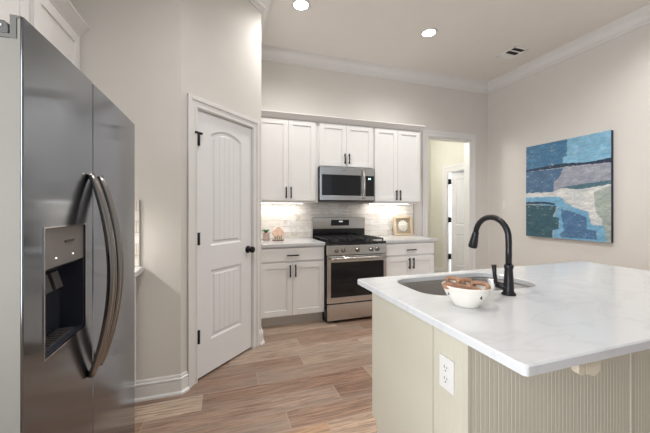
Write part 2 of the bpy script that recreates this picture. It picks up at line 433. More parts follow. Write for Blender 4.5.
# door casings
def casing(mb, x0, x1, ztop, wd, y, t=.018):
    """U-shaped stepped casing round an opening x0..x1 in local x/z, standing proud of y"""
    for a, b, tt in ((0, wd, t * .55), (wd * .62, wd, t), (.006, wd * .2, t * .8)):
        mb.box(x0 - b, x0 - a, y - tt, y, 0, ztop + b); mb.box(x1 + a, x1 + b, y - tt, y, 0, ztop + b)
        mb.box(x0 - a, x1 + a, y - tt, y, ztop + a, ztop + b)
    return mb
c = casing(MB(R45), DT0, DT1, DTOP, .084, 0)
c.box(DT0 - .012, DT0 + .004, 0, .095, 0, DTOP).box(DT1 - .004, DT1 + .012, 0, .095, 0, DTOP).box(DT0, DT1, 0, .095, DTOP - .004, DTOP + .012)
struct(c.build('trim_2', M['trim'], bevel=.002))
c = casing(MB(), DW0, DW1, DWH, .095, YB)
c.box(DW0 - .004, DW0 + .016, YB, YB + WT, 0, DWH).box(DW1 - .016, DW1 + .004, YB, YB + WT, 0, DWH).box(DW0, DW1, YB, YB + WT, DWH - .016, DWH + .004)
struct(c.build('trim_3', M['trim'], bevel=.002))
RX = rot_z((HX1, 0, 0), PI / 2)      # local x -> world y, local -y -> world +x ; hall side is world -x so use +y
c = MB()
for a, b, tt in ((0, .115, .012), (.075, .115, .02)):
    c.box(HX1 - tt, HX1, IY0 - b, IY0 - a, 0, IH + b); c.box(HX1 - tt, HX1, IY1 + a, IY1 + b, 0, IH + b); c.box(HX1 - tt, HX1, IY0 - a, IY1 + a, IH + a, IH + b)
c.box(HX1, HX1 + .1, IY0 - .004, IY0 + .012, 0, IH).box(HX1, HX1 + .1, IY1 - .012, IY1 + .004, 0, IH).box(HX1, HX1 + .1, IY0, IY1, IH - .012, IH + .004)
struct(c.build('trim_4', M['trim'], bevel=.002))

# ------------------------------------------------------------------ two-panel doors
def panel_outline(x0, x1, z0, z1, rise, n=14):
    p = [(x0, z0), (x1, z0)]
    for i in range(n + 1):
        u = i / n
        p.append((x1 + (x0 - x1) * u, z1 + rise * 4 * u * (1 - u)))
    return p
def inset(poly, d, cx, cz):
    out = []
    x0 = min(p[0] for p in poly); x1 = max(p[0] for p in poly); z0 = min(p[1] for p in poly); z1 = max(p[1] for p in poly)
    for x, z in poly:
        out.append((x + (cx - x) / ((x1 - x0) / 2) * d, z + (cz - z) / ((z1 - z0) / 2) * d))
    return out
def panel_door(mb, x0, x1, z0, z1, panels, y0=0.008, t=.035, grooves=True):
    """moulded slab in local x/z facing -y: frame round arched panels, with a plank field in each"""
    yr = y0 + .010
    mb.box(x0, x1, yr, y0 + t, z0, z1)
    px0, px1 = panels[0][0], panels[0][1]
    mb.box(x0, px0, y0, yr, z0, z1); mb.box(px1, x1, y0, yr, z0, z1)
    zs = z0
    for i, (a, b, za, zb, rise) in enumerate(sorted(panels, key=lambda q: q[2])):
        mb.box(px0, px1, y0, yr, zs, za)
        zs = zb
        if rise:
            arc = panel_outline(a, b, za, zb, rise)[2:]
            zs2 = zb + rise + .0001
            mb.prism(arc[::-1] + [(b, zs2), (a, zs2)], y0, yr, 'y'); zs = zs2
    mb.box(px0, px1, y0, yr, zs, z1)
    for a, b, za, zb, rise in panels:
        mb.box(a + .036, b - .036, y0 + .0045, yr + .001, za + .036, zb - .036)
        o = panel_outline(a, b, za, zb, rise); cx, cz = (a + b) / 2, (za + zb) / 2
        i1 = inset(o, .014, cx, cz); i2 = inset(o, .032, cx, cz); i3 = inset(o, .040, cx, cz)
        mb.loft([[(x, y0 + .0002, z) for x, z in o], [(x, yr - .0005, z) for x, z in i1], [(x, yr - .0005, z) for x, z in i2], [(x, y0 + .002, z) for x, z in i3]], cap=False, smooth=False)
        # plank field
        fx0, fx1 = a + .040, b - .040; n = 5; pw = (fx1 - fx0) / n
        for k in range(n):
            q0, q1 = fx0 + k * pw + (.0010 if k else 0), fx0 + (k + 1) * pw - (.0010 if k < n - 1 else 0)
            top = lambda x: zb - .040 + rise * 4 * ((x - a) / (b - a)) * (1 - (x - a) / (b - a)) * .95
            mb.prism([(q0, za + .040), (q1, za + .040), (q1, top(q1)), ((q0 + q1) / 2, top((q0 + q1) / 2)), (q0, top(q0))], y0 + .002, y0 + .0045, 'y')
    return mb
d1 = thing('door_1', (DT0 * .7071, DT0 * .7071 + 2.65, 0), None, None, kind='structure')
panel_door(MB(R45), DT0 + .006, DT1 - .006, .017, DTOP - .007, [(-.126, .221, 1.003, 1.878, .052), (-.126, .221, .270, .810, 0)]).build('door_slab', M['door'], d1)
for z0, z1 in ((1.765, 1.855), (1.022, 1.108), (.288, .378)):
    h = MB(R45); h.box(DT0 - .004, DT0 + .026, .000, .009, z0, z1).cyl((DT0 + .006, -.008, z0), (DT0 + .006, -.008, z1), .0135, n=12)
    h.cyl((DT0 + .006, -.008, z1), (DT0 + .006, -.008, z1 + .006), .015, n=10)
    if z1 > 1.8: h.box(DT0 - .026, DT0 + .036, -.022, -.002, z1 - .006, z1 + .008)
    tag(h.build('hinge', M['black'], d1), 'black hinge')
kn = MB(R45)
KT = .305
kn.M = R45 @ Matrix.Translation((KT, .008, .925)) @ Matrix.Rotation(PI / 2, 4, 'X')
kn.lathe([(.033, 0), (.033, .006), (.028, .010), (.013, .012), (.011, .030), (.018, .036), (.027, .044), (.029, .054), (.026, .064), (.016, .070), (.0, .071)], n=20)
tag(kn.build('door_knob', M['black'], d1), 'black round knob')

# hall door, ajar into the next room, hinged on the far jamb
hd = thing('door_2', (HX1 + .03, IY1 - .052, 0), None, None, kind='structure')
HM = rot_z((HX1 + .035, IY1 - .060, 0), -PI / 2 + math.radians(12))
panel_door(MB(HM), 0, .545, .012, IH - .02, [(.10, .445, 1.0, 1.86, 0), (.10, .445, .25, .83, 0)], y0=0).build('door_slab', M['door'], hd)
for z in (.40, 1.095, 1.815):
    h = MB(); h.box(HX1 + .002, HX1 + .06, IY1 - .060, IY1 - .011, z - .045, z + .045); h.cyl((HX1 + .012, IY1 - .036, z - .05), (HX1 + .012, IY1 - .036, z + .05), .022, n=10)
    tag(h.build('hinge', M['black'], hd), 'black hinge')

# ------------------------------------------------------------------ cabinet helpers
def shaker(mb, x0, x1, z0, z1, yf, fr=.060, t=.020, rec=.009):
    mb.box(x0, x0 + fr, yf, yf + t, z0, z1); mb.box(x1 - fr, x1, yf, yf + t, z0, z1)
    mb.box(x0 + fr, x1 - fr, yf, yf + t, z0, z0 + fr); mb.box(x0 + fr, x1 - fr, yf, yf + t, z1 - fr, z1)
    mb.box(x0 + fr, x1 - fr, yf + rec, yf + t, z0 + fr, z1 - fr)
    return mb
def pull(mb, x, z, yf, L, vertical=True):
    w = .0065
    if vertical:
        mb.box(x - w, x + w, yf - .032, yf - .020, z - L / 2, z + L / 2)
        for s in (-1, 1): mb.box(x - w * .8, x + w * .8, yf - .022, yf, z + s * (L / 2 - .018) - .006, z + s * (L / 2 - .018) + .006)
    else:
        mb.box(x - L / 2, x + L / 2, yf - .032, yf - .020, z - w, z + w)
        for s in (-1, 1): mb.box(x + s * (L / 2 - .018) - .006, x + s * (L / 2 - .018) + .006, yf - .022, yf, z - w * .8, z + w * .8)
    return mb
def cab_door(root, mtx, x0, x1, z0, z1, yf, hx, hz, hl=.135):
    d = shaker(MB(mtx), x0, x1, z0, z1, yf).build('door', M['cab'], root, bevel=.0018)
    if hx is not None:
        tag(pull(MB(mtx), hx, hz, yf, hl).build('handle', M['black'], d, bevel=.002), 'black bar handle')
    return d
I4 = Matrix.Identity(4)

def base_cabinet(x0, x1, yf, yb, dx0, dxm, dx1, label, fill=None):
    r = thing('base_cabinet', ((x0 + x1) / 2, yb, 0), label, 'cabinet', 'base cabinets beside the range')
    b = MB(); b.box(x0, x1, yf + .021, yb, .115, .879)
    b.build('cabinet_body', M['cab'], r, bevel=.0015)
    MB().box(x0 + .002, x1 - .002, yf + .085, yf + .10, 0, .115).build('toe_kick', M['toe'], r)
    dr = MB().box(dx0, dx1, yf, yf + .020, .722, .862).build('drawer', M['cab'], r, bevel=.003)
    tag(pull(MB(), dxm, .785, yf, .135, False).build('handle', M['black'], dr, bevel=.002), 'black bar handle')
    cab_door(r, I4, dx0, dxm - .0016, .127, .702, yf, dxm - .030, .615)
    cab_door(r, I4, dxm + .0016, dx1, .127, .702, yf, dxm + .030, .615)
    return r
base_cabinet(.348, 1.096, 3.31, YB - .002, .364, .722, 1.088, 'white shaker base cabinet between pantry wall and left side of range')
base_cabinet(1.866, 2.588, 3.31, YB - .002, 1.884, 2.232, 2.580, 'white shaker base cabinet between range and hall doorway')

def worktop(x0, x1, y0, y1, z0, z1, name, label, loc):
    o = MB().box(x0, x1, y0, y1, z0, z1).build(name, M['quartz'], bevel=.004, seg=3, loc=loc)
    return tag(o, label, 'countertop')
worktop(.3475, 1.098, 3.296, YB - .013, .879, .914, 'countertop', 'white quartz worktop with the pink ornament on it, left of range', (.72, 3.6, .879))
worktop(1.860, 2.625, 3.296, YB - .013, .879, .914, 'countertop', 'white quartz worktop carrying the framed flower, next to hall doorway', (2.24, 3.6, .879))

# backsplash
sp = thing('backsplash', (1.5, YB, .914), 'beige stone look brick tile backsplash behind range and back worktops', 'backsplash')
MB().box(.348, 2.690, YB - .012, YB - .001, .9145, 1.3715).build('tile_field', M['tile'], sp)
tag(MB().box(2.690, 2.697, YB - .014, YB - .001, .9145, 1.40).build('edge_trim', M['grey_trim'], sp), 'thin grey metal edge strip')

# upper cabinets on the back wall
UF = 3.57
def upper_cabinet(x0, x1, z0, z1, dx0, dxm, dx1, dz0, hl, hz, label):
    r = thing('upper_cabinet', ((x0 + x1) / 2, YB, z0), label, 'cabinet', 'upper cabinets over the range wall')
    MB().box(x0, x1, UF + .021, YB - .0005, z0, z1).build('cabinet_body', M['cab'], r, bevel=.0015)
    cab_door(r, I4, dx0, dxm - .0016, dz0, 2.352, UF, dxm - .029, hz, hl)
    cab_door(r, I4, dxm + .0016, dx1, dz0, 2.352, UF, dxm + .029, hz, hl)
    return r
upper_cabinet(.348, 1.098, 1.372, 2.366, .358, .727, 1.066, 1.394, .135, 1.487, 'tall white shaker wall cabinet above the pink ornament, next to pantry')
upper_cabinet(1.100, 1.852, 1.812, 2.366, 1.117, 1.470, 1.833, 1.826, .128, 1.922, 'short white shaker wall cabinet directly above the microwave')
upper_cabinet(1.854, 2.562, 1.372, 2.366, 1.868, 2.206, 2.556, 1.394, .135, 1.477, 'tall white shaker wall cabinet above the framed flower, next to doorway')
CP = [(0, 0), (.010, 0), (.016, .010), (.052, .050), (.060, .055), (.060, .068), (0, .068)]
struct(sweep(MB(), [(.348, UF + .012), (2.545, UF + .012), (2.545, YB)], CP, 2.358).build('trim_5', M['trim']))
struct(MB().box(.348, 2.544, UF + .014, YB - .001, 2.366, 2.42).build('trim_6', M['cab']))

# lights under the upper cabinets
def led_bar(x0, x1, label):
    r = thing('under_cabinet_light', ((x0 + x1) / 2, 3.80, 1.372), label, 'light', 'light bars under the upper cabinets')
    MB().box(x0, x1, 3.78, 3.82, 1.3655, 1.3715).build('housing', M['white_plastic'], r)
    MB().box(x0 + .008, x1 - .008, 3.784, 3.816, 1.363, 1.3655).build('diffuser', M['strip'], r)
    l = area_light('under_cabinet_glow', ((x0 + x1) / 2, 3.80, 1.360), (0, 0, 0), x1 - x0, .03, .60, (1.0, .96, .91))
led_bar(.40, .96, 'lit slim light bar under wall cabinet above the pink ornament')
led_bar(1.90, 2.52, 'lit slim light bar under wall cabinet above the framed flower')

# ------------------------------------------------------------------ range
rg = thing('gas_range', (1.475, 3.60, 0), 'stainless steel gas range with black cast iron grates and oven window', 'range')
RX0, RX1, RF = 1.102, 1.852, 3.243
b = MB(); b.box(RX0, RX1, RF + .03, YB - .02, .04, .895)
for x in (RX0 + .03, RX1 - .07):
    for y in (3.32, 3.86): b.box(x, x + .04, y, y + .04, 0, .04)
b.build('range_body', M['enamel'], rg)
ct = MB().box(RX0, RX1, RF + .012, 3.862, .880, .912).build('cooktop', M['enamel'], rg, bevel=.004)
bt = MB()
for x, y, rr in ((1.27, 3.42, .042), (1.27, 3.70, .036), (1.475, 3.56, .048), (1.68, 3.42, .046), (1.68, 3.70, .034)):
    bb = MB().lathe([(rr * 1.3, .911), (rr * 1.3, .915), (rr, .917), (rr, .926), (rr * .85, .930), (0, .930)], (x, y), 18)
    bb.build('burner', M['iron'], ct)
for gx0, gx1 in ((1.125, 1.355), (1.362, 1.588), (1.595, 1.828)):
    g = MB(); z0, z1 = .934, .946
    g.box(gx0, gx0 + .012, 3.28, 3.84, z0, z1).box(gx1 - .012, gx1, 3.28, 3.84, z0, z1)
    for y in (3.28, 3.414, 3.553, 3.69, 3.828): g.box(gx0, gx1, y, y + .012, z0, z1)
    g.box((gx0 + gx1) / 2 - .006, (gx0 + gx1) / 2 + .006, 3.28, 3.84, z0, z1)
    for x in (gx0, gx1 - .012):
        for y in (3.28, 3.553, 3.828): g.box(x, x + .012, y, y + .012, .911, z0)
    g.build('grate', M['iron'], rg)
cp = MB(); cp.prism([(RF - .004, .770), (RF + .002, .878), (RF + .05, .878), (RF + .05, .770)], RX0, RX1, 'x')
cpo = cp.build('control_panel', M['steel'], rg, bevel=.002)
for x in (1.212, 1.292, 1.471, 1.646, 1.726):
    k = MB(Matrix.Translation((x, RF - .001, .823)) @ Matrix.Rotation(PI / 2, 4, 'X'))
    k.lathe([(.025, 0), (.025, .004), (.019, .006), (.018, .030), (.015, .034), (0, .034)], n=18)
    k.box(-.004, .004, -.020, .020, .030, .042)
    k.build('knob', M['handle_steel'], cpo)
dr = MB()
DX0, DX1 = RX0 + .004, RX1 - .004
dr.box(DX0, 1.146, RF, RF + .035, .226, .762); dr.box(1.812, DX1, RF, RF + .035, .226, .762)
dr.box(1.146, 1.812, RF, RF + .035, .226, .290); dr.box(1.146, 1.812, RF, RF + .035, .688, .762); dr.box(1.146, 1.812, RF + .012, RF + .035, .290, .688)
dro = dr.build('oven_door', M['steel'], rg, bevel=.002)
MB().box(1.146, 1.812, RF + .002, RF + .012, .290, .688).build('oven_window', M['glass_black'], dro)
hnd = MB(); hnd.tube([(1.135, RF - .045, .735), (1.30, RF - .050, .735), (1.477, RF - .052, .735), (1.65, RF - .050, .735), (1.820, RF - .045, .735)], .0125, 14, flat=1.25)
for x in (1.16, 1.795): hnd.box(x - .012, x + .012, RF - .046, RF, .725, .746)
hnd.build('handle', M['steel_polish'], dro)
MB().box(DX0, DX1, RF, RF + .03, .034, .214).build('storage_drawer', M['steel'], rg, bevel=.003)
bgd = MB(); bgd.prism([(3.852, 1.030), (3.846, 1.176), (3.862, 1.182), (3.92, 1.182), (3.92, .90), (3.862, .90), (3.862, 1.030)], RX0 + .008, RX1 + .004, 'x')
bgo = bgd.build('backguard', M['steel'], rg, bevel=.003)
MB().box(RX0 + .008, RX1 + .004, 3.853, 3.864, .914, 1.030).build('backguard_base', M['enamel'], rg)
cb = MB().box(1.362, 1.618, 3.842, 3.856, 1.072, 1.150).build('display', M['glass_black'], bgo)
q = MB()
for i, x in enumerate((1.472, 1.485, 1.501, 1.514)): q.box(x, x + .007, 3.8405, 3.8425, 1.120, 1.136)
tag(q.build('display_digits', M['white_dot'], cb), 'white lit clock digits')

# ------------------------------------------------------------------ microwave
mw = thing('microwave', (1.475, YB, 1.40), 'stainless over the range microwave with dark window and curved handle', 'microwave')
MF = 3.53
MB().box(1.102, 1.846, MF + .02, YB - .013, 1.388, 1.8115).build('microwave_case', M['enamel'], mw, bevel=.003)
m = MB(); MY0, MY1 = 1.403, 1.808
m.box(1.108, 1.132, MF, MF + .02, MY0, MY1); m.box(1.650, 1.702, MF, MF + .02, MY0, MY1)
m.box(1.132, 1.650, MF, MF + .02, MY0, 1.460); m.box(1.132, 1.650, MF, MF + .02, 1.716, MY1); m.box(1.132, 1.650, MF + .008, MF + .02, 1.460, 1.716)
mdo = m.build('microwave_door', M['steel'], mw, bevel=.002)
MB().box(1.132, 1.650, MF + .002, MF + .009, 1.460, 1.716).build('window_glass', M['glass_black'], mdo)
MB().box(1.40, 1.445, MF - .0006, MF + .001, 1.766, 1.771).build('brand_mark', M['plastic_dark'], mdo)
hm = MB(); pts = []
for i in range(13):
    u = i / 12; pts.append((1.676, MF - .012 - .038 * math.sin(PI * u), 1.418 + .37 * u))
hm.tube(pts, .0135, 12); hm.box(1.664, 1.688, MF - .016, MF, 1.413, 1.433).box(1.664, 1.688, MF - .016, MF, 1.775, 1.795)
hm.build('handle', M['steel_polish'], mdo)
m = MB().box(1.705, 1.840, MF, MF + .02, MY0, MY1).build('control_strip', M['steel'], mw, bevel=.002)
kp = MB().box(1.712, 1.832, MF - .003, MF + .002, 1.455, 1.714).build('keypad', M['glass_black'], m)
q = MB(); q.box(1.752, 1.764, MF - .0042, MF - .003, 1.668, 1.686).box(1.770, 1.782, MF - .0042, MF - .003, 1.668, 1.686)
tag(q.build('display_digits', M['led'], kp), 'pale blue lit digits')

# ------------------------------------------------------------------ outlets and switches
def outlet(mtx, name, label, parts=True, group=None, rocker=False):
    loc = mtx @ Vector((0, 0, 0))
    r = thing(name, loc, label, 'switch' if rocker else 'outlet', group)
    MB(mtx).box(-.036, .036, -.006, 0, -.058, .058).build('cover_plate', M['white_plastic'], r, bevel=.002)
    if rocker:
        b = MB(mtx); b.box(-.016, .016, -.009, -.005, -.033, .033)
        b.build('rocker', M['white_plastic'], r, bevel=.0015)
    else:
        for z in (-.020, .020):
            f = MB(mtx).prism([(.017 * math.cos(a) * (1 if abs(math.cos(a)) < .8 else .95), z + .0165 * math.sin(a)) for a in [2 * PI * i / 20 for i in range(20)]], -.008, -.005, 'y').build('receptacle', M['white_plastic'], r)
            s = MB(mtx); s.box(-.0075, -.0050, -.0086, -.0078, z + .000, z + .009).box(.0050, .0075, -.0086, -.0078, z + .001, z + .008)
            s.prism([(.0028 * math.cos(a), z - .008 + .0028 * math.sin(a)) for a in [2 * PI * i / 10 for i in range(10)]], -.0086, -.0078, 'y')
            s.build('slots', M['slot'], f)
    return r
outlet(rot_z((.862, YB - .0125, 1.106), 0), 'wall_switch', 'white switch plate on the tile backsplash left of range', rocker=True)
outlet(rot_z((2.315, YB - .0125, 1.085), 0), 'wall_outlet', 'white outlet on the tile backsplash partly behind the framed flower')
outlet(rot_z((XR, 3.61, 1.355), -PI / 2), 'wall_switch', 'white rocker switch on the right wall between doorway and painting', rocker=True)

# ------------------------------------------------------------------ ornaments on the back worktop
j = thing('planter_jar', (.49, 3.74, .914), 'small rosy jar with green plant on worktop, next to pink ornament', 'plant')
MB().lathe([(.038, .914), (.041, .917), (.0415, .95), (.0415, .99), (.0405, 1.008), (.036, 1.010), (.0, 1.004)], (.49, 3.74), 20).build('jar', M['jar'], j)
lf = MB()
for i in range(26):
    a = i * 2.4; r0 = .010 + .020 * ((i * 7) % 5) / 5; t = .6 + .4 * ((i * 3) % 4) / 4
    c0 = Vector((.49, 3.74, 1.005)); d = Vector((math.cos(a), math.sin(a), .0))
    p0 = c0 + d * .006; p1 = c0 + d * (r0 + .012) + Vector((0, 0, .030 * t + .012)); p2 = c0 + d * (r0 + .030) + Vector((0, 0, .036 * t))
    lf.tube([p0, p1, p2], [.005, .014, .004], 8, flat=.45)
lf.build('foliage', M['green'], j)
hs = thing('house_ornament', (.622, 3.66, .914), 'small pink roofed house ornament on a brown base, beside the jar', 'ornament')
MB().box(.556, .688, 3.625, 3.695, .9142, .926).build('ornament_base', M['brown'], hs, bevel=.003)
w = MB(); w.prism([(.578, .926), (.666, .926), (.672, .985), (.572, .985)], 3.635, 3.685, 'y')
wo = w.build('house_body', M['cream'], hs, bevel=.003)
w = MB()
for x in (.586, .609, .632, .655):
    for z in (.938, .958): w.box(x - .006, x + .006, 3.632, 3.636, z - .006, z + .006)
w.build('house_window', M['brown'], wo)
w = MB(); w.prism([(.556, .985), (.576, .972), (.668, .972), (.690, .985), (.694, 1.02), (.668, 1.052), (.640, 1.078), (.622, 1.086), (.604, 1.078), (.576, 1.052), (.550, 1.02)], 3.628, 3.692, 'y')
ro = w.build('house_roof', M['pink'], hs, bevel=.006)
w = MB(); w.lathe([(.006, 0), (.007, .01), (.004, .018), (0, .02)], (.556, 3.645), 10, .926).lathe([(.006, 0), (.007, .01), (.004, .018), (0, .02)], (.688, 3.645), 10, .926)
w.bm.free()
for s in (-1, 1):
    MB().cyl((.622 + s * .062, 3.645, .926), (.622 + s * .058, 3.650, .985), .005, .007, 10).build('house_post', M['cream'], hs)

fr = thing('framed_flower', (2.48, 3.86, .914), 'pale wood box frame holding a cream flower, leaning on backsplash', 'picture frame')
FM = Matrix.Translation((2.485, 3.862, .9145)) @ Matrix.Rotation(math.radians(-7), 4, 'X') @ Matrix.Rotation(0, 4, 'Z')
fw, fh = .150, .270
f = MB(FM); f.box(-fw, -fw + .024, -.022, .022, 0, fh).box(fw - .024, fw, -.022, .022, 0, fh).box(-fw + .024, fw - .024, -.022, .022, 0, .024).box(-fw + .024, fw - .024, -.022, .022, fh - .024, fh)
f.build('frame', M['frame_wood'], fr, bevel=.003)
MB(FM).box(-fw + .022, fw - .022, .006, .012, .022, fh - .022).build('backing', M['linen'], fr)
fl = MB(FM)
for ring, (rr, n, ln) in enumerate(((.064, 13, .050), (.042, 10, .044), (.018, 7, .034))):
    for i in range(n):
        a = 2 * PI * i / n + ring * .3; y = .002 - ring * .006
        c0 = Vector((rr * math.cos(a), y, .135 + rr * math.sin(a))); d = Vector((math.cos(a), -.25, math.sin(a)))
        fl.tube([c0 - d * ln * .45, c0, c0 + d * ln * .5], [.008, .021, .007], 8, flat=.4)
fl.M = FM @ Matrix.Translation((0, .004, .135)) @ Matrix.Rotation(PI / 2, 4, 'X')
fl.lathe([(.078, 0), (.074, .006), (.058, .011), (.03, .015), (0, .016)], n=24)
fl.build('flower', M['flower'], fr)

# ------------------------------------------------------------------ painting on the right wall
pt = thing('painting', (XR, 2.73, 1.54), 'large square abstract painting in blues, teal and white on right wall', 'painting')
PY0, PY1, PZ0, PZ1 = 3.2285, 2.2234, .918, 2.169
REG = [
 ('a', (.05, .165, .30), [(3.225,2.172),(2.682,2.171),(2.682,1.955),(2.733,1.949),(2.733,1.868),(3.225,1.840)]),
 ('b', (.20, .43, .60), [(2.682,2.171),(2.220,2.172),(2.220,1.841),(2.733,1.846),(2.733,1.949),(2.682,1.955)]),
 ('c', (.065, .14, .25), [(3.23,1.819),(2.726,1.816),(2.726,1.754),(2.768,1.711),(2.840,1.643),(2.848,1.516),(3.23,1.520)]),
 ('d', (.30, .32, .385), [(2.726,1.823),(2.22,1.809),(2.22,1.585),(2.848,1.516),(2.840,1.643),(2.768,1.711)]),
 ('white', (.58, .60, .60), [(3.23,1.520),(2.870,1.517),(2.726,1.564),(2.544,1.534),(2.22,1.572),(2.22,.91),(2.392,.91),(2.436,1.110),(2.448,1.246),(2.608,1.315),(2.744,1.437),(3.23,1.455)]),
 ('sage', (.34, .40, .37), [(2.392,1.491),(2.22,1.553),(2.22,.91),(2.298,.91),(2.306,1.166),(2.372,1.263)]),
 ('sky', (.17, .39, .58), [(3.23,1.459),(2.761,1.452),(2.709,1.370),(2.608,1.319),(2.448,1.256),(2.418,1.111),(2.287,1.101),(2.270,.91),(2.851,.91),(2.848,1.028),(2.768,1.095),(2.840,1.193),(2.783,1.328),(3.23,1.373)]),
 ('steel', (.07, .165, .31), [(2.761,1.291),(2.625,1.262),(2.467,1.201),(2.460,1.051),(2.372,1.043),(2.354,.938),(2.761,.937),(2.761,.996),(2.719,1.021)]),
 ('teal', (.035, .10, .135), [(3.23,1.357),(2.804,1.335),(2.855,1.193),(2.783,1.180),(2.783,1.039),(2.863,1.019),(2.863,.91),(3.23,.91)]),
 ('line', (.02, .05, .10), [(3.23,1.394),(2.95,1.392),(2.833,1.368),(2.826,1.342),(2.95,1.360),(3.23,1.366)]),
 ('navy', (.012, .03, .07), [(3.23,1.848),(2.761,1.872),(2.436,1.846),(2.22,1.867),(2.22,1.812),(2.625,1.825),(3.23,1.819)]),
 ('wedge', (.07, .155, .20), [(2.768,1.567),(2.560,1.588),(2.22,1.617),(2.22,1.572),(2.544,1.531)]),
]
def inside(x, y, poly):
    r = False; n = len(poly); jx = n - 1
    for i in range(n):
        xi, yi = poly[i]; xj, yj = poly[jx]
        if (yi > y) != (yj > y) and x < (xj - xi) * (y - yi) / (yj - yi) + xi: r = not r
        jx = i
    return r
MB().box(4.0795, XR - .0005, PY1, PY0, PZ0, PZ1).build('canvas_edge', M['dark_blue'], pt)
NX, NZ = 150, 180
bm = bmesh.new(); lay = bm.loops.layers.float_color.new('paint')
grid = [[bm.verts.new((4.0785 - XR - .003 * math.sin(i * 12.9 + k * 78.2) ** 2 * .3, (PY0 + (PY1 - PY0) * i / NX) - 2.73, (PZ0 + (PZ1 - PZ0) * k / NZ) - 1.54)) for k in range(NZ + 1)] for i in range(NX + 1)]
for i in range(NX):
    for k in range(NZ):
        f = bm.faces.new((grid[i][k], grid[i + 1][k], grid[i + 1][k + 1], grid[i][k + 1]))
        y = PY0 + (PY1 - PY0) * (i + .5) / NX + .004 * math.sin(k * .55 + 1.3 * math.sin(k * .21)) * (.7 + .3 * random.random())
        z = PZ0 + (PZ1 - PZ0) * (k + .5) / NZ + .0022 * math.sin(i * .47 + 1.7 * math.sin(i * .13)) * (.7 + .3 * random.random())
        col = (.38, .43, .45)
        for nm, cc, poly in REG:
            if inside(y, z, poly): col = cc
        if k % 3 and y < 2.70 and (math.sin(i * 3.1 + k * 1.7) + math.sin(i * 1.3 - k * 2.3) + math.sin(i * .37 + k * .29)) > 2.35 and (z > 1.86 or y < 2.30): col = (.42, .34, .24)
        s = .95 + .12 * random.random()
        for l in f.loops: l[lay] = (col[0] * s, col[1] * s, col[2] * s, 1)
me = bpy.data.meshes.new('canvas'); bm.to_mesh(me); bm.free(); me.materials.append(M['paint'])
cv = bpy.data.objects.new('canvas', me); C.objects.link(cv); cv.parent = pt

# ------------------------------------------------------------------ island
IX0, IX1, IY_0, IY_1 = .682, 2.461, .540, 1.512       # worktop
BX0, BX1, BY0, BY1 = .760, 2.385, .807, 1.485           # body
isl = thing('kitchen_island', (1.57, 1.15, 0), 'cream painted kitchen island cabinet with beadboard back and flat end panel', 'island')
b = MB(); b.box(BX0 + .006, BX1, BY0 + .006, 1.425, 0, .18).box(BX0 + .006, BX1, BY0 + .006, BY1 - .022, .18, .62)
b.box(BX0 + .006, BX1, BY0 + .006, 1.02, .62, .887).box(BX0 + .006, .80, 1.02, BY1 - .022, .62, .887).box(1.57, BX1, 1.02, BY1 - .022, .62, .887)
b.box(.80, 1.57, 1.455, BY1 - .022, .62, .887)
b.build('cabinet_body', M['island'], isl)
MB().prism([(.984, 0), (1.432, 0), (1.432, .150), (1.440, .170), (1.455, .180), (BY1, .184), (BY1, .887), (.984, .887)], BX0, BX0 + .007, 'x').build('end_panel', M['island'], isl, bevel=.001)
def beads(mb, x0, x1, z0, z1, y, pitch=.0195, d=.0007, g=.0034):
    """beadboard sheet facing -y: flat strips with rounded beads between narrow grooves"""
    pts = []; x = x0
    while x < x1 - 1e-6:
        e = min(x1, x + pitch)
        pts += [(x, y + d), (min(x + g * .5, e), y + d), (min(x + g * .8, e), y), (max(e - g * .5, x), y)]
        x = e
    pts += [(x1, y + d)]
    mb.prism(pts + [(x1, y + .008), (x0, y + .008)], z0, z1, 'z')
    return mb
EM = rot_z((BX0, 0, 0), -PI / 2)        # local x -> -world y, local -y -> -world x
beads(MB(EM), -.978, -.822, 0, .887, 0, .0145).build('end_beadboard', M['island'], isl)
MB().box(BX0 - .001, BX0 + .012, BY0 - .002, .823, 0, .887).build('corner_stile', M['island'], isl, bevel=.001)
beads(MB(), BX0 + .013, 1.598, 0, .887, BY0).build('back_beadboard', M['island'], isl)
MB().box(1.600, 1.613, BY0 - .004, BY0 + .006, 0, .887).build('batten', M['island'], isl, bevel=.001)
beads(MB(), 1.615, BX1, 0, .887, BY0).build('back_beadboard', M['island'], isl)
for x0, x1 in ((.80, 1.185), (1.19, 1.57), (1.60, 1.98), (1.985, 2.37)):
    mt = rot_z((0, 0, 0), PI)
    d = shaker(MB(mt), -x1, -x0, .19, .86, -BY1 - .0).build('door', M['island'], isl, bevel=.0018)
    tag(pull(MB(mt), -(x0 + .04), .74, -BY1, .135).build('handle', M['black'], d), 'black bar handle')

# island worktop with a sink cut-out
SX0, SX1, SY0, SY1, SR = .842, 1.512, 1.088, 1.446, .115
def rrect(x0, x1, y0, y1, r, n=8):
    out = []
    for cx, cy, a0 in ((x1 - r, y1 - r, 0), (x0 + r, y1 - r, PI / 2), (x0 + r, y0 + r, PI), (x1 - r, y0 + r, 1.5 * PI)):
        for i in range(n + 1): out.append((cx + r * math.cos(a0 + PI / 2 * i / n), cy + r * math.sin(a0 + PI / 2 * i / n)))
    return out
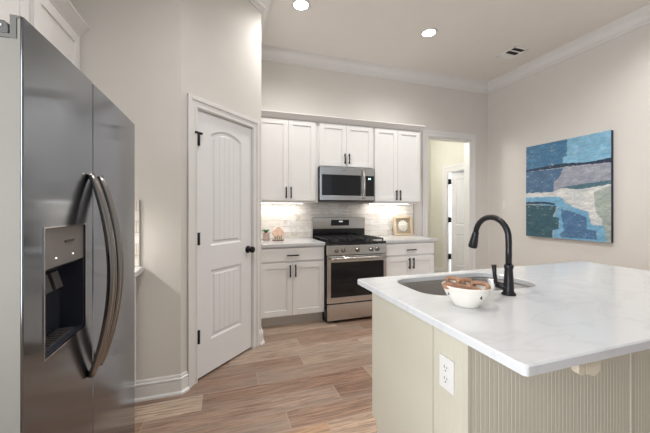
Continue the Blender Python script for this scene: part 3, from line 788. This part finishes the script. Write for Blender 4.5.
# basin is wider on its near left side, like the photo's soft D shape
HOLE = rrect(SX0, SX1, SY0, SY1, SR)
OUT = rrect(IX0, IX1, IY_0, IY_1, .012)
def slab_with_hole(mb, outer, hole, z0, z1, rv=.004):
    def ring_faces(z, so, sh):
        vo = [mb.V((x, y, z)) for x, y in so]; vh = [mb.V((x, y, z)) for x, y in sh]
        n = len(vo)
        for i in range(n): mb.F([vo[i], vo[(i + 1) % n], vh[(i + 1) % n], vh[i]])
        return vo, vh
    ins = rrect(IX0 + rv, IX1 - rv, IY_0 + rv, IY_1 - rv, .012)
    hin = rrect(SX0 - rv, SX1 + rv, SY0 - rv, SY1 + rv, SR + rv)
    to, th = ring_faces(z1, ins, hin); bo, bh = ring_faces(z0, outer, hole)
    mo = [mb.V((x, y, z1 - rv)) for x, y in outer]; mh = [mb.V((x, y, z1 - rv)) for x, y in hole]
    n = len(to)
    for a, b_ in ((to, mo), (mo, bo), (bh, mh), (mh, th)):
        for i in range(n): mb.F([a[i], a[(i + 1) % n], b_[(i + 1) % n], b_[i]])
t = MB(); slab_with_hole(t, OUT, HOLE, .8875, .914)
tag(t.build('island_countertop', M['quartz'], loc=(1.57, 1.03, .8875)), 'white quartz island worktop with rounded sink cut-out and deep overhang', 'countertop')
sk = thing('kitchen_sink', (1.19, 1.27, .70), 'brushed steel undermount sink set into the island worktop', 'sink')
t = MB()
def ring(off, z, r=None): return [(x, y, z) for x, y in rrect(SX0 - off, SX1 + off, SY0 - off, SY1 + off, max(.02, SR + off))]
t.loft([ring(.018, .8865), ring(.004, .887), ring(.002, .874), ring(-.004, .72), ring(-.012, .695), ring(-.045, .688), ring(-.090, .686)], cap=False)
v = [t.V(p) for p in ring(-.09, .686)]; t.F(v)
t.build('basin', M['sink'], sk)
MB().lathe([(.043, .6865), (.043, .690), (.034, .690), (.030, .687), (0, .6868)], (1.19, 1.27), 20).build('drain', M['steel_polish'], sk)

outlet(rot_z((BX0 - .0005, .901, .700), -PI / 2), 'wall_outlet', 'white double outlet on the cream island end panel')

# faucet
fc = thing('faucet', (1.186, 1.020, .914), 'matte black gooseneck pull-down faucet on the island worktop behind the bowl', 'faucet')
FX, FY = 1.186, 1.020
MB().lathe([(.0285, .914), (.0285, .920), (.024, .925), (.0205, .932), (.0200, .965), (.0185, .985), (.0165, 1.025), (.0190, 1.033), (.0190, 1.040), (.016, 1.046), (0, 1.046)], (FX, FY), 24).build('faucet_body', M['bronze'], fc)
pts = [(FX, FY, 1.04), (FX, FY, 1.10), (FX, FY, 1.14)]; R = .093
for i in range(1, 15):
    a = PI * (i / 14) * .95
    pts.append((FX, FY + R - R * math.cos(a), 1.158 + R * math.sin(a)))
MB().tube(pts, .0128, 16).build('spout', M['bronze'], fc)
p = Vector(pts[-1]); d = (p - Vector(pts[-2])).normalized()
MB().tube([p - d * .004, p + d * .010, p + d * .042, p + d * .068, p + d * .077], [.0145, .0155, .019, .0215, .0205], 18).build('spray_head', M['bronze'], fc)
lv = MB(); dv = Vector((-.66, .70, .22)).normalized(); p0 = Vector((FX, FY, .943)); p1 = p0 + dv * .052
lv.tube([p0, p0 + dv * .02, p1], [.017, .016, .0135], 14)
lv.tube([p1 - dv * .006, p1 + Vector((0, 0, .012)), p1 + dv * .004 + Vector((0, 0, .050)), p1 + dv * .006 + Vector((0, 0, .084))], [.010, .008, .0085, .0105], 12)
lv.build('lever', M['bronze'], fc)

# bowl with wooden links
bl = thing('bowl', (.880, .965, .914), 'white oval footed ceramic bowl of wooden links on the island worktop', 'bowl')
u = Vector((.63, -.777, 0)).normalized(); vv = Vector((.777, .63, 0)).normalized()
BC = Vector((.898, .960, .914))
def oval(a, b_, z, n=36): return [tuple(BC + u * (a * .93 * math.cos(2 * PI * i / n)) + vv * (b_ * .93 * math.sin(2 * PI * i / n)) + Vector((0, 0, z))) for i in range(n)]
t = MB(); t.loft([oval(.052, .042, 0), oval(.054, .044, .006), oval(.056, .045, .010), oval(.072, .056, .028), oval(.087, .068, .052), oval(.094, .074, .071), oval(.097, .077, .075), oval(.095, .075, .078), oval(.090, .070, .073), oval(.080, .062, .052), oval(.065, .050, .030), oval(.048, .038, .014)])
bo = t.build('bowl_body', M['ceramic'], bl)
for s, ang in ((1, -.55), (-1, -.55)):
    c0 = BC + u * (s * .073) * math.cos(ang) + vv * (.057 * math.sin(ang)) + Vector((0, 0, .048))
    n0 = (u * (s * math.cos(ang)) + vv * math.sin(ang)).normalized(); t0 = Vector((-n0.y, n0.x, 0)); dn = Vector((0, 0, 1))
    t = MB(); t.loft([[tuple(c0 + n0 * (.003 * (1 if z0_ else -2)) + n0 * (.38 * .010 * math.sin(q)) + t0 * (.017 * math.cos(q)) + dn * (.010 * math.sin(q))) for q in [2 * PI * i / 16 for i in range(16)]] for z0_ in (0, 1)])
    tag(t.build('handle_slot', M['slot'], bo), 'dark cut-out hand slot')
wc = thing('wooden_chain', (.884, .966, .985), 'brown wooden chain of thick links heaped in the white bowl', 'ornament')
def link(c, ex, ey, a, b_, r):
    c = BC + (Vector(c) - BC) * .92; a *= .88; b_ *= .88; r *= .95
    ex = Vector(ex).normalized(); ey = Vector(ey); ey = (ey - ex * ey.dot(ex)).normalized()
    P = []
    for i in range(28):
        q = 2 * PI * i / 28; cx, sy = math.cos(q), math.sin(q)
        P.append(Vector(c) + ex * (a * (abs(cx) ** .75) * (1 if cx > 0 else -1)) + ey * (b_ * (abs(sy) ** .75) * (1 if sy > 0 else -1)))
    MB().tube(P, r, 10, closed=True).build('link', M['chain'], wc)
up = Vector((0, 0, 1))
link(BC + u * -.046 + vv * .022 + up * .088, u * 1 + vv * .1 + up * -.25, vv * .3 + up * 1, .036, .014, .0085)
link(BC + u * -.014 + vv * -.034 + up * .078, u + vv * .12 + up * -.06, vv * .9 + up * .35, .070, .013, .0090)
link(BC + u * -.004 + vv * .020 + up * .083, u * .8 + vv * .5, vv * 1 + up * .85 - u * .3, .033, .025, .0090)
link(BC + u * .050 + vv * .004 + up * .080, u * 1 - vv * .2, vv * 1 + up * .85, .034, .025, .0090)
link(BC + u * .022 + vv * -.004 + up * .050, u * 1 - vv * .5 , vv + up * .1, .036, .022, .0085)
link(BC + u * -.018 + vv * .004 + up * .052, u * 1 + vv * .8, vv - u + up * .2, .034, .020, .0085)

# small wood blocks under the overhang
wb = thing('wooden_block', (.98, .58, .85), 'small pale wooden support block under front edge of island worktop', 'bracket')
t = MB(); t.prism([(.949, .887), (1.014, .887), (1.014, .833), (.990, .818), (.955, .830), (.949, .838)], .575, .600, 'y')
t.build('wedge', M['shim'], wb, bevel=.003)
t = MB(); t.prism([(.915, .887), (.941, .887), (.941, .831), (.926, .834), (.915, .842)], .572, .592, 'y')
t.build('tab', M['shim'], wb, bevel=.002)

# ------------------------------------------------------------------ refrigerator
FF = -.44
FR0, FRM, FR1, FRT = .892, 1.280, 1.831, 1.732
fg = thing('refrigerator', (-.80, 1.36, 0), 'stainless side by side refrigerator with curved handles and door dispenser', 'refrigerator')
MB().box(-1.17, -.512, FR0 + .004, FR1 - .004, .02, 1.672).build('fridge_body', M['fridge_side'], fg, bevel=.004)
t = MB(); t.box(-.50, -.47, FR0 + .01, FR1 - .01, 0.0, .07); t.build('kick_grille', M['plastic_dark'], fg)
def fx(y): return FF + .004 * (1 - ((y - (FR0 + FR1) / 2) / .48) ** 2)
DY0, DY1, DZ0, DZ1 = .976, 1.221, .899, 1.237
t = MB()
def door_piece(t, y0, y1, z0, z1, e0=False, e1=False, back=-.508):
    pr = [(fx(y0 + (y1 - y0) * i / 8), y0 + (y1 - y0) * i / 8) for i in range(9)]
    if e0: pr[0] = (pr[0][0] - .0025, pr[0][1]); pr.insert(1, (fx(y0 + .0025), y0 + .0025))
    if e1: pr[-1] = (pr[-1][0] - .0025, pr[-1][1]); pr.insert(-1, (fx(y1 - .0025), y1 - .0025))
    t.prism(pr + [(back, y1), (back, y0)], z0, z1, 'z')
door_piece(t, FR0, FRM - .003, .075, DZ0, True, True)
door_piece(t, FR0, FRM - .003, DZ1, 1.678, True, True)
door_piece(t, FR0, FRM - .003, 1.678, FRT, True, True, back=-.4635)
door_piece(t, FR0, DY0, DZ0, DZ1, True, False)
door_piece(t, DY1, FRM - .003, DZ0, DZ1, False, True)
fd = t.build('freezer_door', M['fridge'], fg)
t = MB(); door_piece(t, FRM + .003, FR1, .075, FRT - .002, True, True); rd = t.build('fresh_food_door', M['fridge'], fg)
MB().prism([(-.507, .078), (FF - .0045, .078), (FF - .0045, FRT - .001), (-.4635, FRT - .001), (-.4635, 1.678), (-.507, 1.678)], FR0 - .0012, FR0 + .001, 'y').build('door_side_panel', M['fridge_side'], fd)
# dispenser
CZ = 1.127
t = MB(); t.box(-.495, fx(1.1) - .006, DY0, DY1, CZ, DZ1); dp = t.build('dispenser_panel', M['panel_grey'], fd, bevel=.002)
t = MB(); t.box(-.4465, -.4405, 1.095, 1.152, 1.190, 1.196); t.build('brand_mark', M['plastic_dark'], dp)
for y in (1.040, 1.140): tag(MB().box(-.4467, -.4410, y + .002, y + .008, 1.149, 1.153).build('indicator_light', M['white_dot'], dp), 'white indicator light')
t = MB(); BKX = -.507
t.box(-.5075, -.505, DY0, DY1, DZ0, CZ).box(-.507, fx(1.1) - .004, DY0, DY0 + .004, DZ0, CZ).box(-.507, fx(1.1) - .004, DY1 - .004, DY1, DZ0, CZ).box(-.507, fx(1.1) - .004, DY0, DY1, DZ0, DZ0 + .004).box(-.507, fx(1.1) - .010, DY0, DY1, CZ - .004, CZ)
t.build('dispenser_cavity', M['recess'], fd)
t = MB()
for y in (1.045, 1.105):
    t.prism([(-.495, 1.100), (-.480, 1.102), (-.466, 1.052), (-.474, 1.048)], y, y + .040, 'y')
t.build('paddle', M['plastic_dark'], fd, bevel=.002)
t = MB(); t.box(-.500, -.458, 1.02, 1.19, DZ0 + .004, DZ0 + .009)
for i in range(9): t.box(-.500, -.458, 1.028 + i * .018, 1.034 + i * .018, DZ0 + .008, DZ0 + .012)
t.build('drip_tray', M['plastic_dark'], fd)
t = MB(); e = .0035; xf = fx(1.1) + .001
t.box(xf - .004, xf, DY0 - e, DY1 + e, DZ0 - e, DZ0).box(xf - .004, xf, DY1, DY1 + e, DZ0, DZ1).box(xf - .004, xf, DY0 - e, DY0, DZ0, DZ1).box(xf - .004, xf, DY0 - e, DY1 + e, DZ1, DZ1 + e)
tag(t.build('dispenser_bezel', M['steel_polish'], fd), 'bright steel rim')
# bowed handles
def fridge_handle(y, z0, z1, par):
    t = MB(); P = []; rr = []
    for i in range(25):
        q = i / 24; bow = math.sin(PI * q) ** .8
        P.append((fx(y) + .006 + .062 * bow, y, z0 + (z1 - z0) * q)); rr.append(.0135 + .0045 * bow)
    t.tube(P, rr, 14, flat=.8)
    tag(t.build('handle', M['handle_steel'], par), 'dark brushed bowed handle')
fridge_handle(1.245, .718, 1.408, fd)
fridge_handle(1.322, .722, 1.407, rd)
# hinge covers on the near top corner
t = MB(); t.prism([(-.508, 1.679), (-.4512, 1.679), (-.4512, 1.7255), (-.4428, 1.728), (-.4428, 1.7325), (-.4630, 1.7325), (-.4630, 1.688), (-.508, 1.688)], FR0 - .0025, FR0 + .04, 'y')
t.build('top_cap', M['hinge_grey'], fd)
t = MB(); t.prism([(-.56, 1.6885), (-.4650, 1.6885), (-.4642, 1.700), (-.4660, 1.711), (-.474, 1.717), (-.50, 1.719), (-.56, 1.719)], FR0 - .003, FR0 + .055, 'y')
hc = t.build('hinge_cover', M['plastic_dark'], fg, bevel=.002)
MB().cyl((-.479, FR0 - .0042, 1.705), (-.479, FR0 - .002, 1.705), .0028, n=12).build('screw', M['steel_polish'], hc)

# ------------------------------------------------------------------ cabinets along the left wall
LW = lambda y0=0: rot_z((0, 0, 0), PI / 2)     # local x -> world y, local -y -> world +x
LM = rot_z((0, 0, 0), PI / 2)
def left_upper(y0, y1, z0, z1, xf, dz0, label, cols=2):
    r = thing('upper_cabinet', (XL, (y0 + y1) / 2, z0), label, 'cabinet')
    MB(LM).box(y0, y1, -xf + .021, -XL - .001, z0, z1).build('cabinet_body', M['cab'], r, bevel=.0015)
    n = cols; wd = (y1 - y0 - .03) / n
    for k in range(n):
        a = y0 + .015 + k * wd; bq = a + wd - .004
        cab_door(r, LM, a, bq, dz0, z1 - .014, -xf, None, 0)
    return r
left_upper(FR0 + .0, 1.834, 1.79, 2.400, -.871, 1.800, 'white shaker cabinet directly above the refrigerator')
left_upper(1.838, YA - .001, 1.350, 2.400, -.869, 1.362, 'white shaker wall cabinet between refrigerator and end wall', 1)
struct(sweep(MB(), [(-.884, FR0), (-.884, YA - .001)], CP, 2.396).build('trim_7', M['trim']))
# base unit and worktop beyond the refrigerator
r = thing('base_cabinet', (XL, 2.1, 0), 'white base cabinet tucked between refrigerator and end wall', 'cabinet')
MB(LM).box(FR1 + .006, YA - .034, .571, -XL - .001, .115, .867).build('cabinet_body', M['cab'], r)
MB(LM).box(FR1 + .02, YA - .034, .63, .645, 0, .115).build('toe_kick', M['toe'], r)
cab_door(r, LM, FR1 + .015, YA - .045, .13, .855, .550, FR1 + .05, .76)
worktop(XL + .001, -.512, FR1 + .004, YA - .009, .867, .902, 'countertop', 'white quartz worktop tucked behind the refrigerator by the end wall', (-.87, 2.1, .867))
s = thing('backsplash', (-.87, YA, .902), 'beige tile backsplash strip on the end wall past refrigerator', 'backsplash')
MB().box(XL + .001, -.540, YA - .008, YA - .0003, .868, 1.350).build('tile_field', M['tile'], s)
tag(MB().box(-.540, -.533, YA - .011, YA - .0003, .868, 1.350).build('edge_trim', M['grey_trim'], s), 'grey metal edge strip')
lb = thing('under_cabinet_light', (-.95, 2.1, 1.348), 'lit slim light bar under wall cabinet behind the refrigerator', 'light')
MB().box(-1.02, -.98, 1.85, 2.32, 1.336, 1.349).build('housing', M['white_plastic'], lb)
MB().box(-1.016, -.984, 1.855, 2.315, 1.3325, 1.336).build('diffuser', M['strip'], lb)
area_light('under_cabinet_glow', (-.96, 2.05, 1.328), (0, 0, 0), .05, .40, 3.0, (1.0, .95, .88))

# ------------------------------------------------------------------ ceiling lights and vent
CAN = 42
def can_light(x, y, label, visible=True):
    r = thing('ceiling_light', (x, y, H), label, 'light', 'round recessed ceiling lights')
    MB().lathe([(.095, H - .0005), (.095, H - .006), (.072, H - .010), (.070, H - .0005)], (x, y), 32).build('trim_ring', M['white_plastic'], r)
    MB().lathe([(.071, H - .0006), (.071, H - .006), (0, H - .006)], (x, y), 32).build('diffuser', M['lamp'], r)
    lamp(x, y, CAN)
def lamp(x, y, power):
    l = bpy.data.lights.new('downlight', 'SPOT'); l.energy = power; l.color = (1.0, .97, .935); l.spot_size = math.radians(150); l.spot_blend = .9; l.shadow_soft_size = .07
    o = bpy.data.objects.new('downlight', l); C.objects.link(o); o.location = (x, y, H - .02)
can_light(.731, 2.962, 'lit round recessed ceiling light nearest the pantry wall')
can_light(2.244, 2.967, 'lit round recessed ceiling light nearer the ceiling vent')
# unseen downlights without fixtures, added to brighten the island, refrigerator and right wall
for x, y in ((.05, 1.22), (2.244, 1.45), (3.45, 1.45)):
    lamp(x, y, CAN)
l = bpy.data.lights.new('hall_lamp', 'POINT'); l.energy = 15; l.color = (1, .99, .96); l.shadow_soft_size = .12
o = bpy.data.objects.new('hall_lamp', l); C.objects.link(o); o.location = (2.8, 4.7, 2.5)

vt = thing('ceiling_vent', (3.56, 3.0, H), 'small white slotted air vent in the ceiling near right wall', 'vent')
VX0, VX1, VY0, VY1 = 3.445, 3.668, 2.874, 3.142
t = MB(); t.box(VX0, VX1, VY0, VY0 + .022, H - .008, H - .0003).box(VX0, VX1, VY1 - .022, VY1, H - .008, H - .0003).box(VX0, VX0 + .022, VY0, VY1, H - .008, H - .0003).box(VX1 - .022, VX1, VY0, VY1, H - .008, H - .0003)
for k in (1, 2):
    y = VY0 + (VY1 - VY0) * k / 3; t.box(VX0 + .02, VX1 - .02, y - .012, y + .012, H - .008, H - .0003)
t.build('vent_frame', M['vent_white'], vt, bevel=.0015)
MB().box(VX0 + .02, VX1 - .02, VY0 + .02, VY1 - .02, H - .002, H - .0003).build('vent_opening', M['vent_dark'], vt)
for k in range(3):
    y0 = VY0 + .022 + (VY1 - VY0 - .02) * k / 3
    t = MB()
    for i in range(6 if k == 2 else 4):
        y = y0 + .011 + (.0105 if k == 2 else .014) * i
        if k == 2: t.box(VX0 + .02, VX1 - .02, y - .0045, y + .0045, H - .006, H - .004)
        else: t.box(VX0 + .02, VX1 - .02, y - .0008, y + .0008, H - .007, H - .002)
    t.build('louvre', M['vent_white'] if k == 2 else M['plastic_dark'], vt)
